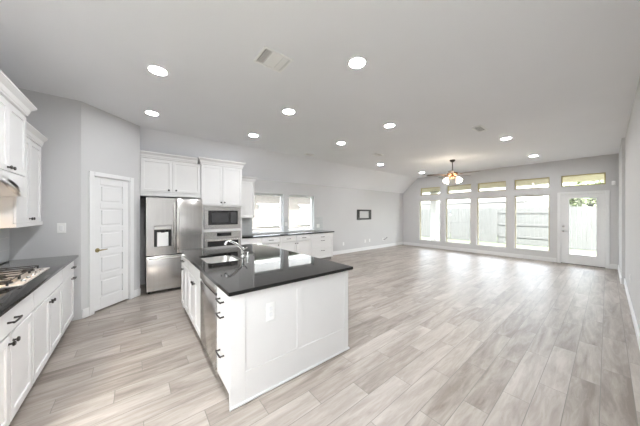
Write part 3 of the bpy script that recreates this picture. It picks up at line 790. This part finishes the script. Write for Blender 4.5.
# faucet
r = thing('faucet', 'chrome curved kitchen faucet behind the island sink', 'faucet', (1.115, 3.03, 0.914))
bm = B(); lathe(bm, [(0.03, 0), (0.03, 0.006), (0.022, 0.014), (0.019, 0.03), (0.018, 0.085), (0.021, 0.09), (0.021, 0.115), (0.012, 0.125), (0, 0.125)], 24); obj('base', bm, M_chrome, r, True)
sp = [(0, 0, 0.09), (-0.012, 0, 0.115), (-0.035, 0, 0.14), (-0.08, 0, 0.178), (-0.13, 0, 0.21), (-0.165, 0, 0.224), (-0.195, 0, 0.222), (-0.212, 0, 0.208)]
bm = B(); tube(bm, sp, [0.018, 0.018, 0.017, 0.016, 0.015, 0.015, 0.015, 0.015], 14)
obj('spout', bm, M_chrome, r, True)
bm = B(); e_ = Vector(sp[-1]); lathe(bm, [(0.014, -0.008), (0.017, 0.0), (0.018, 0.028), (0.015, 0.032), (0, 0.032)], 16, axis(e_, (-0.45, 0, -1))); obj('spray_head', bm, M_chrome, r, True)
bm = B(); tube(bm, [(0, -0.018, 0.103), (0.012, -0.045, 0.112), (0.02, -0.095, 0.135)], [0.008, 0.007, 0.006]); obj('lever', bm, M_chrome, r, True)
r = thing('soap_dispenser', 'small chrome soap dispenser beside the curved faucet', 'soap dispenser', (1.172, 3.0, 0.914))
bm = B(); lathe(bm, [(0.024, 0), (0.024, 0.006), (0.013, 0.012), (0.012, 0.05), (0.016, 0.054), (0.016, 0.072), (0, 0.075)], 20); obj('base', bm, M_chrome, r, True)
bm = B(); tube(bm, [(0, 0, 0.064), (-0.03, 0.0, 0.07), (-0.07, 0.0, 0.06)], 0.0065); obj('nozzle', bm, M_chrome, r, True)

# ------------------------------------------------------------------ wall plates and small wall things
def plate(name, label, cat, p, nrm, w=0.075, h=0.12, kind='outlet', group=None, gang=1):
    rz = {'-y': 0, '+x': PI/2, '-x': -PI/2, '+y': PI}[nrm]
    r = thing(name, label, cat, p, rz, group)
    bm = B(); box(bm, -w/2, w/2, -0.006, -0.0005, -h/2, h/2, 0.002); obj('cover_plate', bm, M_white, r)
    bm = B()
    if kind == 'outlet':
        for z in (-0.024, 0.024): box(bm, -0.017, 0.017, -0.009, -0.0055, z-0.015, z+0.015, 0.003)
        obj('socket', bm, M_trim, r)
    elif kind == 'switch':
        for k in range(gang):
            c = (k-(gang-1)/2)*0.046
            b2 = B(); box(b2, c-0.0165, c+0.0165, -0.011, -0.0055, -0.033, 0.033, 0.002); obj('rocker', b2, M_trim, r)
        bm.free()
    else: 
        lathe(bm, [(0.006, 0), (0.006, 0.012), (0.0, 0.012)], 12, axis((0, -0.0055, 0), (0, -1, 0))); obj('jack', bm, M_chrome, r)
    return r
plate('light_switch', 'white light switch between the cooktop counter and pantry door', 'light switch', (-0.785, YR, 1.295), '-y', 0.085, 0.135, 'switch', None, 1)
plate('outlet', 'white outlet on the near end panel of the island', 'outlet', (0.898, 1.7955, 0.663), '-y', 0.080, 0.150)
plate('outlet', 'white outlet on the tile between the two back windows', 'outlet', (3.57, YN-0.008, 1.16), '-y')
plate('outlet', 'white outlet right of the back windows above the counter', 'outlet', (4.80, YN-0.008, 1.07), '-y', 0.12)
plate('outlet', 'low white outlet just right of the back counter end', 'outlet', (6.0, YN, 0.36), '-y')
plate('outlet', 'left of the two low white plates under the media box', 'outlet', (7.22, YN, 0.37), '-y')
plate('cable_plate', 'right of the two low white plates under the media box', 'cable plate', (7.50, YN, 0.38), '-y', kind='jack')
plate('cable_plate', 'low white plate with dark cable stub near the far corner', 'cable plate', (8.40, YN, 0.36), '-y', kind='jack')
plate('outlet', 'small white outlet low on the right wall', 'outlet', (6.2, -0.235, 0.45), '+y')
bm = B(); tube(bm, [(8.40, YN-0.018, 0.36), (8.43, YN-0.05, 0.35), (8.50, YN-0.07, 0.38), (8.58, YN-0.06, 0.42), (8.63, YN-0.045, 0.43)], [0.008, 0.008, 0.008, 0.009, 0.014])
tag(obj('coax_cable', bm, M_black, None, True), 'short dark cable stub poking from the far low wall plate', 'cable')
r = thing('media_box', 'black framed recessed media box high on the long wall', 'media box', (7.155, YN, 1.435))
bm = B(); hw2, hh2 = 0.43, 0.20
box(bm, -hw2, -hw2+0.15, -0.02, -0.001, -hh2, hh2, 0.003); box(bm, hw2-0.15, hw2, -0.02, -0.001, -hh2, hh2, 0.003)
box(bm, -hw2+0.15, hw2-0.15, -0.02, -0.001, hh2-0.06, hh2, 0.003); box(bm, -hw2+0.15, hw2-0.15, -0.02, -0.001, -hh2, -hh2+0.06, 0.003)
obj('frame', bm, M_black, r)
bm = B(); box(bm, -hw2+0.15, hw2-0.15, -0.008, -0.001, -hh2+0.06, hh2-0.06); obj('back_plate', bm, M_wall, r)
bm = B(); tube(bm, [(-0.33, -0.012, -0.10), (-0.325, -0.028, -0.18), (-0.32, -0.02, -0.25)], 0.008); obj('cable', bm, M_grey, r, True)
r = thing('motion_sensor', 'small white motion sensor high in the corner beside the patio door', 'motion sensor', (XE, -0.105, 2.30), -PI/2)
bm = B(); box(bm, -0.032, 0.032, -0.045, -0.0005, -0.055, 0.055, 0.012, seg=2); obj('housing', bm, M_white, r, True)
bm = B(); box(bm, -0.02, 0.02, -0.048, -0.0455, -0.03, 0.01, 0.001); obj('lens', bm, M_trim, r)

# ------------------------------------------------------------------ ceiling things
LIGHTS = [((0.19, 1.65), 'added unseen recessed ceiling light brightening the near kitchen, just out of the picture'),  # unseen lamp added on the grid to lift the near light
          ((0.195, 3.115), 'recessed ceiling light nearest the hood, in the left row'),
          ((0.205, 4.50), 'recessed ceiling light above the pantry door'),
          ((1.875, 4.50), 'recessed ceiling light in front of the oven cabinet'),
          ((1.865, 3.10), 'recessed ceiling light above the island faucet'),
          ((1.82, 1.645), 'largest recessed ceiling light, above the near end of the island'),
          ((3.63, 3.765), 'recessed ceiling light left of the middle pair past the island'),
          ((3.58, 2.46), 'recessed ceiling light right of the middle pair past the island'),
          ((6.22, 4.615), 'recessed ceiling light beside the dark ceiling vent ahead of the fan'),
          ((8.72, 4.52), 'small recessed ceiling light in the far left corner by the fan'),
          ((6.13, 1.342), 'recessed ceiling light right of the fan before the white vent'),
          ((8.59, 1.275), 'recessed ceiling light closest above the patio door')]
for li, ((x, y), lab) in enumerate(LIGHTS):
    M_lamp = M_lamps[(3.6, 1.0, 0.3, 1.0)[li] if li < 4 else 1.2]  # added first lamp boosted, pantry lamp weakened, to even out the light
    r = thing('ceiling_light', lab, 'ceiling light', (x, y, ZC), 0, 'recessed ceiling lights')
    bm = B(); lathe(bm, [(0.080, -0.004), (0.084, -0.008), (0.098, -0.006), (0.102, -0.0005), (0.080, -0.0005)], 32, None, 0, False); obj('trim_ring', bm, M_white, r, True)
    bm = B(); lathe(bm, [(0, -0.0012), (0.0795, -0.0012), (0.0795, -0.0045), (0, -0.0045)], 32, None, 0, False); obj('lens', bm, M_lamp, r)
def register(label, x, y, w, d_, deep):
    r = thing('ceiling_vent', label, 'vent', (x, y, ZC), 0, 'ceiling vents')
    bm = B(); f = 0.022
    box(bm, -w/2, w/2, -d_/2, -d_/2+f, -0.016, -0.0005, 0.004); box(bm, -w/2, w/2, d_/2-f, d_/2, -0.016, -0.0005, 0.004)
    box(bm, -w/2, -w/2+f, -d_/2+f, d_/2-f, -0.016, -0.0005, 0.004); box(bm, w/2-f, w/2, -d_/2+f, d_/2-f, -0.016, -0.0005, 0.004)
    obj('frame', bm, M_vent, r)
    bm = B(); box(bm, -w/2+f, w/2-f, -d_/2+f, d_/2-f, -0.0025, -0.0006); obj('dark_backing', bm, M_kick, r)  # flat dark sheet standing in for the shade inside the duct
    if deep:
        bm = B(); box(bm, -0.062, 0.062, -d_/2+f, d_/2-f, -0.008, -0.0027, 0.002); obj('centre_plate', bm, M_vent, r)
        for s in (-1, 1):
            for k in range(3):
                x_ = s*(0.075+k*0.020)
                bm = B(); t = bmesh.new()
                vs = [t.verts.new(q) for q in ((x_-0.009, -d_/2+f, -0.003), (x_-0.008, -d_/2+f, -0.003), (x_+0.001+0.008, -d_/2+f, -0.013), (x_+0.008, -d_/2+f, -0.013))]
                ve = [t.verts.new((v.co.x, d_/2-f, v.co.z)) for v in vs]
                t.faces.new(vs); t.faces.new(ve)
                for i in range(4): t.faces.new((vs[i], vs[(i+1) % 4], ve[(i+1) % 4], ve[i]))
                if s < 0:
                    for v in t.verts: v.co.z = -0.016-v.co.z
                merge(bm, t); obj('slat', bm, M_vent, r)
    else:
        n = 4
        for k in range(n):
            y_ = -d_/2+f+(k+0.5)*(d_-2*f)/n
            bm = B(); box(bm, -w/2+f, w/2-f, y_-0.004, y_+0.003, -0.008, -0.0027); obj('slat', bm, M_vent, r)
    return r
register('square white ceiling vent with side louvres above the island', 1.108, 2.155, 0.315, 0.275, True)
register('slim ceiling vent in the open ceiling right of the fan', 5.02, 1.49, 0.36, 0.16, False)
register('small ceiling vent close to the slope above the back counter windows', 3.65, 5.02, 0.26, 0.16, False)
register('ceiling vent in the middle of the ceiling ahead of the fan', 5.09, 3.86, 0.30, 0.16, False)

# ceiling fan
FX_, FY_ = 7.37, 2.885
r = thing('ceiling_fan', 'bronze ceiling fan with dark blades and lit glass shades', 'ceiling fan', (FX_, FY_, ZC))
bm = B(); lathe(bm, [(0, -0.001), (0.075, -0.001), (0.072, -0.03), (0.045, -0.06), (0.018, -0.07), (0, -0.07)], 24); obj('canopy', bm, M_bronze, r, True)
bm = B(); tube(bm, [(0, 0, -0.069), (0, 0, -0.345)], 0.012, 12); obj('downrod', bm, M_bronze, r, True)
bm = B(); lathe(bm, [(0, -0.33), (0.03, -0.335), (0.06, -0.36), (0.135, -0.385), (0.145, -0.43), (0.12, -0.465), (0.07, -0.48), (0.065, -0.53), (0.05, -0.56), (0, -0.57)], 28); obj('motor_housing', bm, M_copper, r, True)
for k in range(5):
    a_ = math.radians(141-90+72*k+2)
    R_ = Matrix.Rotation(a_, 4, 'Z')
    bm = B(); t = bmesh.new()
    outl = [(0.20, -0.05), (0.30, -0.062), (0.60, -0.068), (0.68, -0.055), (0.71, 0.0), (0.68, 0.055), (0.60, 0.068), (0.30, 0.062), (0.20, 0.05)]
    lo = [t.verts.new((x, y, -0.435+y*0.22)) for x, y in outl]; hi = [t.verts.new((x, y, -0.428+y*0.22)) for x, y in outl]
    t.faces.new(lo); t.faces.new(hi)
    for i in range(len(outl)): t.faces.new((lo[i], lo[(i+1) % 9], hi[(i+1) % 9], hi[i]))
    merge(bm, t, R_); bl = obj('blade', bm, M_fanwood, r)
    bm = B(); t = bmesh.new(); box(t, 0.11, 0.27, -0.018, 0.018, -0.446, -0.437, 0.002); merge(bm, t, R_); obj('blade_iron', bm, M_copper, bl)
for k in range(4):
    a_ = math.radians(66.4+90*k)
    dx, dy = math.cos(a_), math.sin(a_)
    bm = B(); tube(bm, [(dx*0.05, dy*0.05, -0.53), (dx*0.15, dy*0.15, -0.525), (dx*0.19, dy*0.19, -0.545)], 0.011); ar = obj('light_arm', bm, M_copper, r, True)
    bm = B(); lathe(bm, [(0.022, 0), (0.03, 0.01), (0.05, 0.05), (0.068, 0.10), (0.074, 0.125), (0.066, 0.123), (0.045, 0.06), (0.02, 0.012), (0, 0.012)], 20, axis((dx*0.188, dy*0.188, -0.54), (dx*0.55, dy*0.55, -1))); obj('glass_shade', bm, M_shade, ar, True)
bm = B(); tube(bm, [(0.02, 0.0, -0.565), (0.02, 0.0, -0.72)], 0.0025, 6); obj('pull_chain', bm, M_brass, r)

# ------------------------------------------------------------------ outside
bm = B(); box(bm, -40, 60, -40, 50, -0.40, -0.15)
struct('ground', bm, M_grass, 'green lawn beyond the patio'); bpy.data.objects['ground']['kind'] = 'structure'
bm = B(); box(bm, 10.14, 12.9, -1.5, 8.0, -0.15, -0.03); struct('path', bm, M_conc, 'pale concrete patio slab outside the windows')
r = sroot('roof', 'covered patio roof with tan soffit outside the tall windows')
bm = B(); box(bm, 10.14, 12.25, -1.0, 7.0, 2.78, 2.90); obj('soffit', bm, M_soffit, r)
bm = B(); box(bm, 12.05, 12.25, -1.0, 7.0, 2.60, 2.779); obj('beam', bm, M_soffit, r)
r = thing('patio_column', 'tan brick patio column outside the leftmost tall window', 'column', (12.15, 5.62, -0.03))
bm = B(); box(bm, -0.15, 0.15, -0.15, 0.15, 0, 2.60); obj('shaft', bm, M_brickL, r)
bm = B(); box(bm, -0.18, 0.18, -0.18, 0.18, 2.601, 2.63, 0.004); box(bm, -0.18, 0.18, -0.18, 0.18, 0.0, 0.12, 0.01); obj('base', bm, M_conc, r)
# fence
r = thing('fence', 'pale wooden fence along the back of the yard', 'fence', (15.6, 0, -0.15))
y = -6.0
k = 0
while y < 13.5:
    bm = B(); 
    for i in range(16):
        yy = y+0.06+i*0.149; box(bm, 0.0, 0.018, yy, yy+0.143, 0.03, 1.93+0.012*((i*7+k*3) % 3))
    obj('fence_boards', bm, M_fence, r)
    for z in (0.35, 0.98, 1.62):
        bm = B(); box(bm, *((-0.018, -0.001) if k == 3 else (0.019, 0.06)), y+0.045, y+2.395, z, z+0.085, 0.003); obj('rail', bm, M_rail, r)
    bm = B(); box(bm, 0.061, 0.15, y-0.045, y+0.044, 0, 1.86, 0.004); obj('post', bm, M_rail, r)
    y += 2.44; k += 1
# neighbouring house
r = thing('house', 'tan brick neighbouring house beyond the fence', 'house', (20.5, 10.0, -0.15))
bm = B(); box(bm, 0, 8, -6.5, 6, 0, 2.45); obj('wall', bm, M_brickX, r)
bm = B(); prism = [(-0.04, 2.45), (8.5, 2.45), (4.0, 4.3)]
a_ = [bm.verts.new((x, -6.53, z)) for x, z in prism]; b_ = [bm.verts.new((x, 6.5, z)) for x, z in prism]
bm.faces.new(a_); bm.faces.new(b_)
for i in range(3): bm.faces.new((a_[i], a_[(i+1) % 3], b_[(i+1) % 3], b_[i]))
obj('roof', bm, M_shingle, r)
for yy in (-1.8,):
    bm = B(); box(bm, -0.03, -0.001, yy-0.4, yy+0.4, 1.55, 2.1); wn_ = obj('window', bm, M_housewin, r)
    bm = B(); box(bm, -0.05, -0.031, yy-0.56, yy+0.56, 2.1, 2.17); box(bm, -0.05, -0.031, yy-0.56, yy+0.56, 1.48, 1.55); obj('window_frame', bm, M_trim, wn_)
r = thing('house', 'brick neighbouring house close behind the back counter windows', 'house', (3.0, 12.0, -0.15))
bm = B(); box(bm, -8, 8, 0, 7, 0, 3.15); obj('wall', bm, M_brickY, r)
bm = B(); box(bm, -8.4, 8.4, -0.45, -0.002, 3.02, 3.16); obj('eave', bm, M_trim, r)
bm = B(); pr_ = [(-0.5, 3.17), (7.5, 3.17), (3.5, 5.6)]
prism_x(bm, pr_, -8.4, 8.4); obj('roof', bm, M_shingle, r)
for xx in (-2.0, 2.9, 5.6):
    bm = B(); box(bm, xx-0.6, xx+0.6, -0.02, -0.001, 1.0, 2.1); wn_ = obj('window', bm, M_housewin, r)
    bm = B(); box(bm, xx-0.68, xx+0.68, -0.05, -0.021, 0.92, 1.0); box(bm, xx-0.68, xx+0.68, -0.05, -0.021, 2.1, 2.18); obj('window_frame', bm, M_trim, wn_)
# trees beyond the fence
def tree(label, x, y, h, rad, n=900):
    r = thing('tree', label, 'tree', (x, y, -0.15), 0, 'trees beyond the fence')
    bm = B(); tube(bm, [(0, 0, 0), (0.05, 0.03, h*0.3), (0.0, -0.05, h*0.55), (0.04, 0, h*0.8)], [0.16, 0.12, 0.09, 0.03]); obj('trunk', bm, M_bark, r, True)
    bm = B()
    cl = [(random.uniform(-1, 1)*rad*0.6, random.uniform(-1, 1)*rad*0.6, h*0.62+random.uniform(-0.9, 1)*rad*0.5, rad*random.uniform(0.35, 0.6)) for _ in range(14)]
    for i in range(n):
        c_ = random.choice(cl)
        v = Vector((random.gauss(0, 1), random.gauss(0, 1), random.gauss(0, 1))).normalized()*c_[3]*random.uniform(0.6, 1.05)
        p = Vector(c_[:3])+v
        u = Vector((random.gauss(0, 1), random.gauss(0, 1), random.gauss(0, 1))).normalized()
        s_ = u.orthogonal().normalized(); L_ = random.uniform(0.09, 0.17)
        q = [bm.verts.new(p+u*L_), bm.verts.new(p+s_*L_*0.45), bm.verts.new(p-u*L_), bm.verts.new(p-s_*L_*0.45)]
        bm.faces.new(q)
    obj('crown', bm, M_leaf, r)
tree('broad green tree seen through the top of the patio door glass', 19.0, 0.55, 4.2, 1.5, 2200)
tree('green tree beyond the fence, right of the patio door', 20.0, -2.6, 4.6, 1.6, 1500)
